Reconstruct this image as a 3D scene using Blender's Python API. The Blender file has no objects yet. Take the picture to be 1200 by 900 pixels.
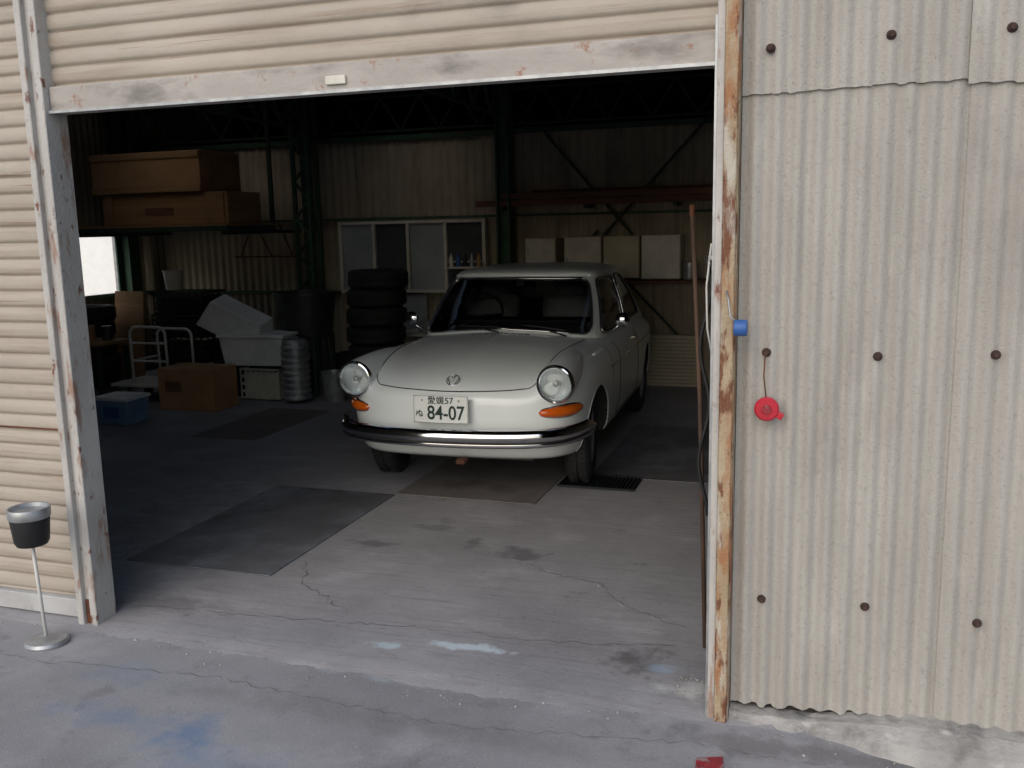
import bpy, bmesh, math, random
from mathutils import Vector, Matrix
random.seed(4)
S=bpy.context.scene
S.view_settings.view_transform='Standard'; S.view_settings.look='None'; S.view_settings.exposure=0
pi=math.pi
# ------------------------------------------------------------ materials
def srgb(r,g,b):
    f=lambda c:(c/255/12.92 if c/255<=.04045 else ((c/255+.055)/1.055)**2.4)
    return (f(r),f(g),f(b),1)
def mat(name,c1,c2=None,rough=.7,metal=0,scale=6,stretch=(1,1,1),layers=(),spots=(),bump=0,bscale=60,coat=0,bstretch=(1,1,1),spec=.5,detail=4):
    m=bpy.data.materials.new(name); m.use_nodes=True
    N=m.node_tree.nodes; L=m.node_tree.links; b=N['Principled BSDF']
    tc=N.new('ShaderNodeTexCoord')
    def noise(sc,st,det=3,off=0):
        mp=N.new('ShaderNodeMapping'); mp.inputs['Scale'].default_value=st; mp.inputs['Location'].default_value=(off,off*.7,off*.3)
        L.new(tc.outputs['Object'],mp.inputs[0])
        n=N.new('ShaderNodeTexNoise'); n.inputs['Scale'].default_value=sc; n.inputs['Detail'].default_value=det; n.inputs['Roughness'].default_value=.62
        L.new(mp.outputs[0],n.inputs['Vector']); return n.outputs['Fac']
    def mr(v,lo,hi,a,bv):
        r=N.new('ShaderNodeMapRange'); r.interpolation_type='SMOOTHSTEP'
        L.new(v,r.inputs[0]); r.inputs[1].default_value=lo; r.inputs[2].default_value=hi; r.inputs[3].default_value=a; r.inputs[4].default_value=bv
        return r.outputs[0]
    def mix(f,a,bc):
        x=N.new('ShaderNodeMix'); x.data_type='RGBA'
        L.new(f,x.inputs[0])
        if isinstance(a,tuple): x.inputs[6].default_value=a
        else: L.new(a,x.inputs[6])
        x.inputs[7].default_value=bc; return x.outputs[2]
    c2=c2 or tuple(v*.8 for v in c1[:3])+(1,)
    col=mix(mr(noise(scale,stretch,detail),.3,.7,0,1),c1,c2)
    for i,(c,sc,lo,hi,st,am) in enumerate(layers):
        col=mix(mr(noise(sc,st,5,3.1*(i+1)),lo,hi,0,am),col,c)
    if spots: nz=noise(9,(1,1,1),7,1.7)
    for i,sp_ in enumerate(spots):
        c,cx,cy,rx,ry,am=sp_[:6]; soft=sp_[6] if len(sp_)>6 else .45
        mp=N.new('ShaderNodeMapping'); mp.vector_type='POINT'
        mp.inputs['Location'].default_value=(-cx/rx,-cy/ry,0); mp.inputs['Scale'].default_value=(1/rx,1/ry,0)
        L.new(tc.outputs['Object'],mp.inputs[0])
        ln=N.new('ShaderNodeVectorMath'); ln.operation='LENGTH'; L.new(mp.outputs[0],ln.inputs[0])
        a=N.new('ShaderNodeMath'); a.operation='MULTIPLY_ADD'; L.new(nz,a.inputs[0]); a.inputs[1].default_value=3.0; a.inputs[2].default_value=-.9
        s=N.new('ShaderNodeMath'); s.operation='SUBTRACT'; L.new(a.outputs[0],s.inputs[0]); L.new(ln.outputs['Value'],s.inputs[1])
        col=mix(mr(s.outputs[0],-soft,soft,0,am),col,c)
    L.new(col,b.inputs['Base Color'])
    b.inputs['Roughness'].default_value=rough; b.inputs['Metallic'].default_value=metal
    b.inputs['Coat Weight'].default_value=coat; b.inputs['Coat Roughness'].default_value=.06
    b.inputs['Specular IOR Level'].default_value=spec
    if bump:
        bp=N.new('ShaderNodeBump'); bp.inputs['Strength'].default_value=bump; bp.inputs['Distance'].default_value=.01
        L.new(noise(bscale,bstretch,3,.5),bp.inputs['Height']); L.new(bp.outputs[0],b.inputs['Normal'])
    return m
RUST=srgb(106,62,40); RUST2=srgb(150,98,60); DK=(.02,.02,.02,1)
one=(1,1,1)
M={}
M['slate']=mat('corrugated_slate',srgb(172,168,162),srgb(160,156,150),.9,scale=2.2,stretch=(2.5,1,.5),
   layers=[(srgb(138,133,127),2.5,.5,.78,(9,1,.35),.35),(srgb(192,189,184),4,.55,.75,(2,1,.6),.4),(srgb(118,112,106),1.1,.58,.8,(1,1,.8),.45),(srgb(128,122,115),70,.52,.74,one,.4),(srgb(95,88,82),5,.68,.8,(1.5,1,.8),.5)],bump=.4,bscale=140)
M['slateold']=mat('plinth_concrete',srgb(168,165,161),srgb(142,139,136),.95,scale=5,layers=[(srgb(98,94,92),6,.5,.7,one,.7),(srgb(192,189,185),12,.58,.7,one,.5)],bump=.8,bscale=30)
M['shutter']=mat('shutter_paint',srgb(172,162,150),srgb(158,148,136),.6,scale=1.5,stretch=(1,1,2),
   layers=[(srgb(138,120,102),2.2,.48,.76,(.6,1,14),.6),(srgb(110,78,58),3.0,.60,.74,(.5,1,26),.75),(srgb(96,90,85),1.6,.56,.78,(1,1,1.5),.5)],bump=.2,bscale=40)
M['shutterbar']=mat('shutter_bar',srgb(170,164,158),srgb(154,148,142),.5,scale=3,stretch=(1,1,3),
   layers=[(srgb(76,71,67),2.5,.48,.72,(1.0,1,3),.65),(srgb(140,88,58),14,.6,.7,(1,1,1),.75)],bump=.15)
M['sill']=mat('shutter_sill',srgb(180,180,180),srgb(160,159,159),.6,scale=4,layers=[(srgb(105,78,64),12,.6,.72,one,.6)])
M['post']=mat('post_paint',srgb(184,181,177),srgb(166,162,158),.6,scale=5,stretch=(1,1,.5),
   layers=[(srgb(135,92,66),7,.54,.68,(3,3,.7),.7),(RUST,14,.6,.7,(1.5,1.5,.8),.9)],bump=.3)
M['postrust']=mat('post_rusty',srgb(172,156,130),srgb(150,130,104),.75,scale=7,stretch=(1,1,.4),
   layers=[(RUST2,8,.46,.62,(2,2,.5),.8),(RUST,13,.50,.60,(2,2,.6),.95),(srgb(186,182,172),6,.52,.62,(2,2,.4),.75)],bump=.6,bscale=70)
M['rust']=mat('rust',RUST,srgb(75,45,32),.9,scale=14,bump=.6)
M['bolt']=mat('bolt_rust',srgb(72,50,44),srgb(48,36,33),.85,scale=50,bump=.4)
M['backwall']=mat('inner_wall',srgb(176,164,144),srgb(152,141,123),.8,scale=1.2,layers=[(srgb(108,97,82),1.5,.48,.75,(4,1,.4),.65),(srgb(115,80,58),4,.64,.76,(5,1,.5),.5)])
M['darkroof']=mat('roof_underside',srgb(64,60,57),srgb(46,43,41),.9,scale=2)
M['roof']=mat('roof_sheet',srgb(120,115,110),srgb(95,92,88),.8,scale=2)
M['green']=mat('green_steel',srgb(54,88,66),srgb(42,72,54),.7,scale=4,layers=[(RUST,7,.58,.72,one,.6)])
M['greendk']=mat('green_steel_dark',srgb(44,66,52),srgb(34,52,42),.7,scale=4)
fl=[(srgb(118,116,118),1.1,.42,.75,one,.65),(srgb(166,165,168),2.6,.5,.72,(1,1.6,1),.5),(srgb(90,88,90),5,.6,.74,one,.5),(srgb(178,177,179),60,.56,.72,one,.3),(srgb(78,76,78),35,.6,.74,one,.4),(srgb(108,106,108),7,.48,.72,(.4,5,1),.4)]
sp=[(srgb(68,67,73),-1.42,4.33,.17,.13,.6),(srgb(74,73,78),-1.72,4.45,.10,.09,.5),(srgb(78,77,82),-2.24,4.3,.16,.07,.5),(srgb(78,77,82),-2.0,4.62,.22,.06,.4),
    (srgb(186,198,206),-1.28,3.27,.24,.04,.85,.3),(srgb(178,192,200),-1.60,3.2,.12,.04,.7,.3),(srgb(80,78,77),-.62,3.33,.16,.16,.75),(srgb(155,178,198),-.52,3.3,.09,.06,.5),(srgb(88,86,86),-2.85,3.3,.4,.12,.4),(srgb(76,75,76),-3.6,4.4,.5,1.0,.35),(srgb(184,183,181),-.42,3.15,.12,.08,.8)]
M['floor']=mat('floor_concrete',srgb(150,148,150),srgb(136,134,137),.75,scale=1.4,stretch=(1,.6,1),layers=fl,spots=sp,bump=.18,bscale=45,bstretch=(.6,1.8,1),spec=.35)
sp2=[(srgb(74,110,152),-2.0,2.42,.12,.14,.5,.8),(srgb(84,118,156),-2.3,2.44,.3,.08,.4,.8),(srgb(108,132,160),-1.85,2.3,.3,.14,.35,.9),(srgb(106,136,166),-2.5,2.72,.25,.1,.2,.8),(srgb(174,181,187),-1.4,2.98,.5,.04,.4),
     (srgb(86,82,82),.1,2.9,.7,.1,.5),(srgb(94,91,92),-1.3,2.7,1.2,.08,.3,.9)]
M['ground']=mat('ground_concrete',srgb(150,149,152),srgb(136,135,138),.85,scale=.9,layers=[(srgb(118,117,120),.8,.42,.75,one,.6),(srgb(170,169,172),3,.5,.75,one,.45),(srgb(102,100,103),7,.56,.74,one,.45),(srgb(180,179,182),110,.54,.7,one,.35),(srgb(74,72,74),70,.6,.72,one,.45),(srgb(96,92,90),1.8,.6,.78,(1,1.5,1),.4)],spots=sp2,bump=.15,bscale=120,spec=.3)
M['plate']=mat('steel_plate',srgb(104,104,107),srgb(88,88,91),.6,.05,scale=2.5,layers=[(srgb(122,128,138),2.5,.44,.66,one,.7),(srgb(72,67,67),5,.52,.7,one,.6)],bump=.2,bscale=30)
M['plate2']=mat('steel_plate_brown',srgb(116,110,107),srgb(102,96,94),.7,.05,scale=3,layers=[(srgb(80,74,72),4,.5,.7,one,.6)],bump=.2,bscale=30)
M['grate']=mat('grate_steel',srgb(40,48,48),srgb(28,34,34),.6,.5)
M['crack']=mat('crack_dark',srgb(78,76,78),srgb(102,99,100),.95,scale=12)
M['crackl']=mat('crack_light',srgb(176,176,180),srgb(138,138,143),.95,scale=12)
M['redpaint']=mat('red_paint',srgb(150,38,48),srgb(120,40,46),.7,scale=40,layers=[(srgb(140,130,130),30,.55,.68,one,.8)])
M['white']=mat('white_paint',srgb(210,210,206),srgb(196,196,192),.5)
M['stucco']=mat('white_stucco',srgb(240,240,238),srgb(232,232,230),.9)  # white of the added block behind the left window
M['whitefoam']=mat('white_plastic',srgb(226,228,228),srgb(200,202,202),.6,scale=3)
M['black']=mat('black_plastic',srgb(34,34,36),srgb(24,24,26),.5)
M['blackcr']=mat('black_crate',srgb(50,52,56),srgb(34,35,38),.5)
M['card']=mat('cardboard',srgb(172,132,92),srgb(152,114,78),.85,scale=3,layers=[(srgb(110,80,54),3,.55,.8,one,.5)])
M['ply']=mat('plywood',srgb(166,128,88),srgb(142,108,72),.8,scale=2,stretch=(.5,1,6),layers=[(srgb(96,74,54),2,.5,.8,one,.5)])
M['blue']=mat('blue_plastic',srgb(52,98,165),srgb(44,84,146),.5)
M['bluegrey']=mat('bluegrey_box',srgb(120,146,175),srgb(96,124,160),.6)
M['red']=mat('red_plastic',srgb(190,32,52),srgb(166,24,44),.35,coat=.3)
M['rubber']=mat('rubber',srgb(38,38,40),srgb(28,28,30),.75,scale=30,layers=[(srgb(80,76,72),6,.6,.8,one,.4)])
M['steel']=mat('steel',srgb(170,170,172),srgb(140,140,142),.35,.9,scale=8)
M['galv']=mat('galvanised',srgb(176,178,180),srgb(146,148,151),.45,.6,scale=12)
M['chrome']=mat('chrome',srgb(225,226,228),srgb(210,211,214),.08,1)
M['paint']=mat('car_paint',srgb(232,237,236),srgb(227,232,231),.35,scale=2,coat=.5,layers=[(srgb(210,214,212),2.2,.6,.85,one,.35),(srgb(188,186,180),9,.62,.85,(1,1,.5),.2)])
M['seam']=mat('seam',srgb(48,50,50),srgb(40,42,42),.8)
M['amber']=mat('amber_lens',srgb(220,106,24),srgb(200,86,16),.18,coat=.6)
M['silver']=mat('reflector',srgb(242,244,246),srgb(222,225,228),.3,.6,scale=25,stretch=(3,1,.3))
M['plateW']=mat('plate_white',srgb(228,230,227),srgb(220,222,219),.4)
M['plateG']=mat('plate_green',srgb(22,52,42),srgb(20,46,38),.5)
M['vinyl']=mat('vinyl_dark',srgb(84,84,84),srgb(66,66,66),.6)
M['seat']=mat('seat_vinyl',srgb(170,170,166),srgb(146,146,144),.5)
M['beige']=mat('cabinet_beige',srgb(190,182,160),srgb(174,166,144),.6)
M['cream']=mat('cabinet_white',srgb(212,208,196),srgb(192,188,178),.6)
M['brown']=mat('brown_beam',srgb(118,80,64),srgb(92,62,50),.8,scale=5,stretch=(.5,2,2))
M['pane']=mat('frosted_pane',srgb(166,172,174),srgb(140,148,151),.3,scale=1.5)
M['pane2']=mat('dark_pane',srgb(84,88,90),srgb(66,70,72),.2,scale=1.5)
M['brownwood']=mat('rod_wood',srgb(92,68,54),srgb(70,54,45),.85)
# glass
g=bpy.data.materials.new('car_glass'); g.use_nodes=True
N=g.node_tree.nodes; L=g.node_tree.links; N.clear()
o=N.new('ShaderNodeOutputMaterial'); mx=N.new('ShaderNodeMixShader'); tr=N.new('ShaderNodeBsdfTransparent'); gl=N.new('ShaderNodeBsdfGlossy'); fr=N.new('ShaderNodeFresnel')
fr.inputs[0].default_value=1.5; tr.inputs[0].default_value=(.94,.97,.96,1); gl.inputs['Roughness'].default_value=.02
L.new(fr.outputs[0],mx.inputs[0]); L.new(tr.outputs[0],mx.inputs[1]); L.new(gl.outputs[0],mx.inputs[2]); L.new(mx.outputs[0],o.inputs[0]); M['glass']=g
# ------------------------------------------------------------ helpers
def empty(name,loc=(0,0,0),rz=0):
    e=bpy.data.objects.new(name,None); S.collection.objects.link(e); e.location=loc; e.rotation_euler=(0,0,rz); e.empty_display_size=.1; return e
def new(name,V,F,m,parent=None,smooth=False,merge=0):
    me=bpy.data.meshes.new(name); me.from_pydata([tuple(v) for v in V],[],F); me.update()
    if merge:
        bm=bmesh.new(); bm.from_mesh(me); bmesh.ops.remove_doubles(bm,verts=bm.verts,dist=merge); bmesh.ops.recalc_face_normals(bm,faces=bm.faces); bm.to_mesh(me); bm.free()
    ob=bpy.data.objects.new(name,me); S.collection.objects.link(ob); me.materials.append(M[m] if isinstance(m,str) else m)
    if smooth:
        for p in me.polygons: p.use_smooth=True
    if parent: ob.parent=parent
    return ob
def bevel(ob,w,seg=2):
    b=ob.modifiers.new('b','BEVEL'); b.width=w; b.segments=seg; b.limit_method='ANGLE'; return ob
def box(name,x0,x1,y0,y1,z0,z1,m,parent=None,bv=0,rot=None,taper=0):
    cx,cy,cz=(x0+x1)/2,(y0+y1)/2,(z0+z1)/2; hx,hy,hz=(x1-x0)/2,(y1-y0)/2,(z1-z0)/2
    V=[]
    for sz in(-1,1):
        k=1+taper*sz
        for sx,sy in((-1,-1),(1,-1),(1,1),(-1,1)): V.append(Vector((sx*hx*k,sy*hy*k,sz*hz)))
    if rot:
        R=Matrix.Rotation(rot[2],3,'Z')@Matrix.Rotation(rot[1],3,'Y')@Matrix.Rotation(rot[0],3,'X'); V=[R@v for v in V]
    V=[v+Vector((cx,cy,cz)) for v in V]
    F=[(3,2,1,0),(4,5,6,7),(0,1,5,4),(1,2,6,5),(2,3,7,6),(3,0,4,7)]
    ob=new(name,V,F,m,parent)
    if bv: bevel(ob,bv)
    return ob
def boxes(name,lst,m,parent=None,bv=0):
    V=[];F=[]
    for x0,x1,y0,y1,z0,z1 in lst:
        k=len(V)
        V+=[(x0,y0,z0),(x1,y0,z0),(x1,y1,z0),(x0,y1,z0),(x0,y0,z1),(x1,y0,z1),(x1,y1,z1),(x0,y1,z1)]
        F+=[tuple(k+i for i in f) for f in [(3,2,1,0),(4,5,6,7),(0,1,5,4),(1,2,6,5),(2,3,7,6),(3,0,4,7)]]
    ob=new(name,V,F,m,parent)
    if bv: bevel(ob,bv,1)
    return ob
def tubeVF(pts,r,n=8,closed=False,k0=0):
    pts=[Vector(p) for p in pts]; V=[];F=[]; c=len(pts); up=None
    for i,p in enumerate(pts):
        a=pts[(i-1)%c] if (closed or i>0) else p; b=pts[(i+1)%c] if (closed or i<c-1) else p
        t=(b-a).normalized()
        if up is None: up=Vector((0,0,1)) if abs(t.z)<.9 else Vector((1,0,0))
        u=(up-t*up.dot(t)).normalized(); up=u; v=t.cross(u)
        for j in range(n):
            an=2*pi*j/n; V.append(p+(u*math.cos(an)+v*math.sin(an))*r)
    for i in range(c if closed else c-1):
        for j in range(n):
            F.append((k0+i*n+j,k0+i*n+(j+1)%n,k0+((i+1)%c)*n+(j+1)%n,k0+((i+1)%c)*n+j))
    if not closed: F+=[tuple(k0+j for j in range(n))[::-1],tuple(k0+(c-1)*n+j for j in range(n))]
    return V,F
def tube(name,pts,r,m,parent=None,n=8,closed=False):
    V,F=tubeVF(pts,r,n,closed); return new(name,V,F,m,parent,True)
def tubes(name,segs,r,m,parent=None,n=6):
    V=[];F=[]
    for s in segs:
        v,f=tubeVF(s,r,n,False,len(V)); V+=v;F+=f
    return new(name,V,F,m,parent,False)
def lathe(name,prof,loc,m,parent=None,n=40,axis='Z'):
    V=[];F=[];k=len(prof)
    for i in range(n):
        a=2*pi*i/n
        for r,z in prof:
            p=(r*math.cos(a),r*math.sin(a),z)
            if axis=='Y': p=(p[0],p[2],p[1])
            if axis=='X': p=(p[2],p[0],p[1])
            V.append((p[0]+loc[0],p[1]+loc[1],p[2]+loc[2]))
    for i in range(n):
        for j in range(k-1): F.append((i*k+j,((i+1)%n)*k+j,((i+1)%n)*k+j+1,i*k+j+1))
    ob=new(name,V,F,m,parent,True,merge=1e-5)
    e=ob.modifiers.new('e','EDGE_SPLIT'); e.split_angle=math.radians(40)
    return ob
def surf(name,fn,nu,nv,m,parent=None,smooth=True,closedu=False):
    V=[fn(i/nu,j/nv) for i in range(nu+(0 if closedu else 1)) for j in range(nv+1)]; F=[]
    c=nu if closedu else nu+1
    for i in range(nu):
        for j in range(nv):
            a=i*(nv+1)+j; b=((i+1)%c)*(nv+1)+j; F.append((a,b,b+1,a+1))
    return new(name,V,F,m,parent,smooth)
def rnd(i,s=0):
    random.seed(i*7919+s); return random.random()
# ------------------------------------------------------------ ground
def ground():
    V=[(-400,-400,-.022),(400,-400,-.022),(400,400,-.022),(-400,400,-.022)]
    new('ground',V,[(0,1,2,3)],'ground')
    xs=[-8.5+i*.02 for i in range(int(11.5/.02)+1)]
    V=[];F=[]
    e=0;e2=0
    for i,x in enumerate(xs):
        e=e*.93+(rnd(i)-.5)*.014; e2=e2*.5+(rnd(i,7)-.5)*.012
        sag=.05*math.exp(-((x+1.2)/.8)**2)
        y=3.02+e+e2-sag
        V+=[(x,12.0,0),(x,3.35,0),(x,y+.10,-.002),(x,y+.03,-.010),(x,y-.05,-.03)]
    for i in range(len(xs)-1):
        for j in range(4):
            a=i*5+j; F.append((a,a+1,a+6,a+5))
    new('garage_floor',V,F,'floor',None,True)
ground()
fm=empty('floor_marking')
new('red_patch',[(-.32,2.655,-.017),(-.235,2.69,-.017),(-.245,2.79,-.017),(-.325,2.76,-.017)],[(0,1,2,3)],'redpaint',fm)
box('steel_floor_plate',-3.38,-2.52,3.72,5.15,.001,.007,'plate',None,.002)
box('steel_floor_plate.001',-2.52,-1.60,5.17,6.9,.001,.007,'plate2',None,.002)
box('steel_floor_plate.002',-1.42,-.62,5.88,7.55,.001,.007,'plate',None,.002)
box('steel_floor_plate.003',-4.92,-4.30,6.28,7.5,.001,.006,'plate2',None,.002)
gr=empty('drain_grate')
boxes('bars',[(-1.57+i*.025,-1.56+i*.025,5.60,5.88,.003,.014) for i in range(20)]+[(-1.575,-1.07,5.585,5.6,.003,.016),(-1.575,-1.07,5.88,5.895,.003,.016)],'grate',gr)
new('drain_hole',[(-1.57,5.6,.002),(-1.07,5.6,.002),(-1.07,5.88,.002),(-1.57,5.88,.002)],[(0,1,2,3)],'black',gr)
ck=empty('floor_crack')
def crack(name,pts,w,m,seed,z=.0025):
    V=[];F=[];P=[]
    for i in range(len(pts)-1):
        a=Vector(pts[i]);b=Vector(pts[i+1]);n=max(2,int((b-a).length/.03))
        for k in range(n):
            P.append(a.lerp(b,k/n)+Vector(((rnd(i*50+k,seed)-.5)*.03,(rnd(i*50+k,seed+9)-.5)*.03)))
    P.append(Vector(pts[-1]))
    for i,p in enumerate(P):
        t=(P[min(i+1,len(P)-1)]-P[max(i-1,0)]).normalized(); nn=Vector((-t.y,t.x))*w*(.2+.9*rnd(i,seed+3))
        V+=[(p.x-nn.x,p.y-nn.y,z),(p.x+nn.x,p.y+nn.y,z)]
    for i in range(len(P)-1): F.append((2*i,2*i+2,2*i+3,2*i+1))
    new(name,V,F,m,ck)
crack('crack_a',[(-2.45,3.95),(-2.3,3.67),(-2.1,3.55),(-1.94,3.44)],.0025,'crack',1)
crack('crack_b',[(-1.45,4.25),(-1.23,4.14),(-.95,4.05),(-.78,3.82),(-.5,3.69)],.005,'crackl',2)
crack('crack_b2',[(-1.42,4.24),(-1.2,4.13),(-.93,4.04),(-.76,3.81),(-.48,3.68)],.0018,'crack',12,.003)
crack('crack_c',[(-2.9,3.25),(-2.3,3.3),(-1.6,3.38),(-1.0,3.4),(-.5,3.5)],.0018,'crack',3)
crack('crack_d',[(-3.6,2.75),(-2.9,2.72),(-2.2,2.8),(-1.2,2.72),(-.3,2.85),(.4,2.8)],.0012,'crack',5,-.0185)
def crumbs():
    V=[];F=[]
    for i in range(420):
        a=rnd(i,21); 
        if i<170: x=-.45+.3*rnd(i,22)*rnd(i,23); y=3.12+.3*(rnd(i,24)-.3)*rnd(i,29); z=0 if y>3.12 else -.02
        elif i<300: x=-.1+1.6*a; y=2.98-.22*rnd(i,25)**2; z=-.021
        else: x=-3.6+3.2*a; y=2.99-.12*rnd(i,25)**2; z=-.021
        s=.002+.006*rnd(i,26)**4; k=len(V)
        for dx,dy,dz in((1,0,0),(-1,0,0),(0,1,0),(0,-1,0),(0,0,1)):
            V.append((x+dx*s*(.6+.8*rnd(i,27)),y+dy*s*(.6+.8*rnd(i,28)),z+dz*s))
        F+=[(k,k+2,k+4),(k+2,k+1,k+4),(k+1,k+3,k+4),(k+3,k,k+4)]
    new('gravel_debris',V,F,'slateold')
crumbs()
# ------------------------------------------------------------ building
B=empty('workshop_building')
WY=3.09
def corr(name,x0,x1,z0,z1,y,pitch,amp,m,parent=B,axis='x',zs=2,rag=0,per=8,wob=0):
    n=int((x1-x0)/pitch*per); V=[];F=[]
    zz=[z0+(z1-z0)*j/zs for j in range(zs+1)]
    for i in range(n+1):
        a=x0+(x1-x0)*i/n
        for j,z in enumerate(zz):
            d=amp*math.sin(2*pi*a/pitch)+wob*math.sin(z*2.1+a*1.3)
            zr=z+(rag*(rnd(int(i/3),5)-.5)+rag*.8*math.sin(a*5) if j==0 else 0)
            V.append((a,y+d,zr) if axis=='x' else (y+d,a,zr))
    k=zs+1
    for i in range(n):
        for j in range(zs): F.append((i*k+j,(i+1)*k+j,(i+1)*k+j+1,i*k+j+1))
    o=new(name,V,F,m,parent,True)
    return o
corr('wall_sheet_lower',-.250,.43,.025,2.12,WY,.0635,.009,'slate',rag=.014,zs=12,wob=.002)
corr('wall_sheet_lower_b',.40,7.0,.01,2.12,WY-.008,.0635,.009,'slate',rag=.014,zs=6,per=6)
corr('wall_sheet_upper',-.250,.42,2.065,4.3,WY-.012,.0635,.009,'slate',rag=.006,zs=4)
corr('wall_sheet_upper_b',.39,7.0,2.05,4.3,WY-.02,.0635,.009,'slate',rag=.006,zs=4,per=6)
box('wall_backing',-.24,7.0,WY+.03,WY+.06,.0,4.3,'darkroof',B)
def screws():
    V=[];F=[]
    for xi,X in enumerate((-.16,.17,.50,.83,1.16,1.5,1.9,2.3)):
        for zi,Z in enumerate((.415,1.255,2.20,3.1)):
            yb=WY-.012-(.012 if Z>2 else 0)-(.008 if X>.42 else 0)
            x=X+(rnd(xi*9+zi)-.5)*.02; z=Z+(rnd(xi*9+zi,4)-.5)*.02
            for (r0,ya,yb2) in ((.015,yb+.004,yb-.004),(.009,yb-.004,yb-.012)):
                k=len(V); n=10
                for i in range(n):
                    a=2*pi*i/n; V.append((x+r0*math.cos(a),ya,z+r0*math.sin(a)))
                for i in range(n):
                    a=2*pi*i/n; V.append((x+r0*.8*math.cos(a),yb2,z+r0*.8*math.sin(a)))
                for i in range(n): F.append((k+i,k+(i+1)%n,k+n+(i+1)%n,k+n+i))
                F.append(tuple(k+n+i for i in range(n)))
    new('wall_screws',V,F,'bolt',B)
screws()
def plinth():
    V=[];F=[];n=200;x0=-.25
    for i in range(n+1):
        x=x0+i*(7.2/n)
        f=min(1,max(0,(x-.0)/.35)); h=.0+.055*f+ (rnd(i)-.5)*.012; dpt=.03+.12*f+(rnd(i,2)-.5)*.022
        V+=[(x,WY+.02,h),(x,WY-.03-.3*dpt,h*(.95)),(x,WY-.03-dpt*.8,h*.55-.01),(x,WY-.05-dpt,-.024)]
    for i in range(n):
        for j in range(3): a=i*4+j; F.append((a,a+1,a+5,a+4))
    new('wall_footing',V,F,'slateold',B)
plinth()
boxes('door_post_right',[(-.322,-.297,3.02,3.20,-.03,4.3)],'post',B,.003)
boxes('door_post_right_flange',[(-.297,-.256,3.00,3.015,-.02,4.3),(-.266,-.252,3.015,3.09,-.02,4.3)],'postrust',B,.003)
boxes('door_post_right_rail',[(-.330,-.322,3.03,3.05,-.02,2.3),(-.330,-.322,3.12,3.14,-.02,2.3)],'galv',B)
box('door_post_inner_green',-.35,-.30,3.22,3.30,0,3.2,'green',B)
boxes('door_post_left',[(-3.045,-3.012,3.03,3.14,-.03,4.3),(-2.985,-2.950,3.04,3.16,-.03,4.3)],'post',B,.003)
boxes('door_post_left_web',[(-3.012,-2.985,3.055,3.075,-.03,4.3)],'post',B)
box('post_foot_rust_left',-3.011,-2.986,3.048,3.0545,-.02,.10,'rust',B)
def shutter(name,x0,x1,z0,z1,y):
    p=.0675; V=[];F=[]; prof=[]
    z=z0
    while z<z1:
        for k,(a,d) in enumerate(((0,0),(.05,.006),(.12,.008),(.18,.003),(.26,-.003),(.38,-.0055),(.62,-.0055),(.80,-.004),(.92,-.001))):
            prof.append((z+a*p,y+d))
        z+=p
    for x in(x0,x1):
        for (zz,yy) in prof: V.append((x,yy,zz))
    k=len(prof)
    for j in range(k-1): F.append((j,k+j,k+j+1,j+1))
    o=new(name,V,F,'shutter',B,True); return o
shutter('roller_shutter_left',-6.6,-3.03,.085,4.2,3.10)
box('shutter_left_bar',-6.6,-3.046,3.07,3.13,.0,.083,'sill',B,.004)
box('shutter_left_rustline',-6.6,-3.046,3.090,3.0935,.845,.852,'rust',B)
shutter('roller_shutter_center',-2.96,-.32,2.262,4.2,3.10)
box('shutter_bottom_bar',-2.948,-.322,3.07,3.12,2.155,2.26,'shutterbar',B,.006)
box('shutter_bar_lip',-2.945,-.325,3.055,3.07,2.155,2.166,'galv',B)
box('shutter_handle',-1.70,-1.62,3.058,3.07,2.185,2.215,'cream',B,.003)
box('left_far_post',-6.7,-6.6,3.0,3.2,-.03,4.3,'post',B)
corr('front_wall_far_left',-8.4,-6.7,0,4.3,3.09,.0635,.0085,'slate',per=4)
box('facade_parapet',-8.4,7,3.14,3.2,4.1,4.5,'roof',B)
corr('left_wall_lower',3.1,12,0,.94,-8.18,.1,.012,'backwall',axis='y',per=6)
corr('left_wall_upper',3.1,12,1.66,4.2,-8.18,.1,.012,'backwall',axis='y',per=6)
corr('left_wall_front',3.1,7.9,.92,1.68,-8.18,.1,.012,'backwall',axis='y',per=6)
corr('left_wall_back',9.32,12,.92,1.68,-8.18,.1,.012,'backwall',axis='y',per=6)
boxes('left_window_frame',[(-8.2,-8.14,7.88,9.34,.92,.96),(-8.2,-8.14,7.88,9.34,1.64,1.68),(-8.2,-8.14,8.58,8.62,.96,1.64),(-8.2,-8.14,7.88,7.92,.96,1.64),(-8.2,-8.14,9.30,9.34,.96,1.64)],'galv',B)
box('right_wall',2.6,2.66,3.14,12,0,4.2,'backwall',B)
corr('back_wall',-8.2,2.6,0,2.69,9.68,.1,.013,'backwall',per=8)
box('rear_wall',-8.3,2.7,11.9,12,0,4.2,'darkroof',B)
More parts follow.
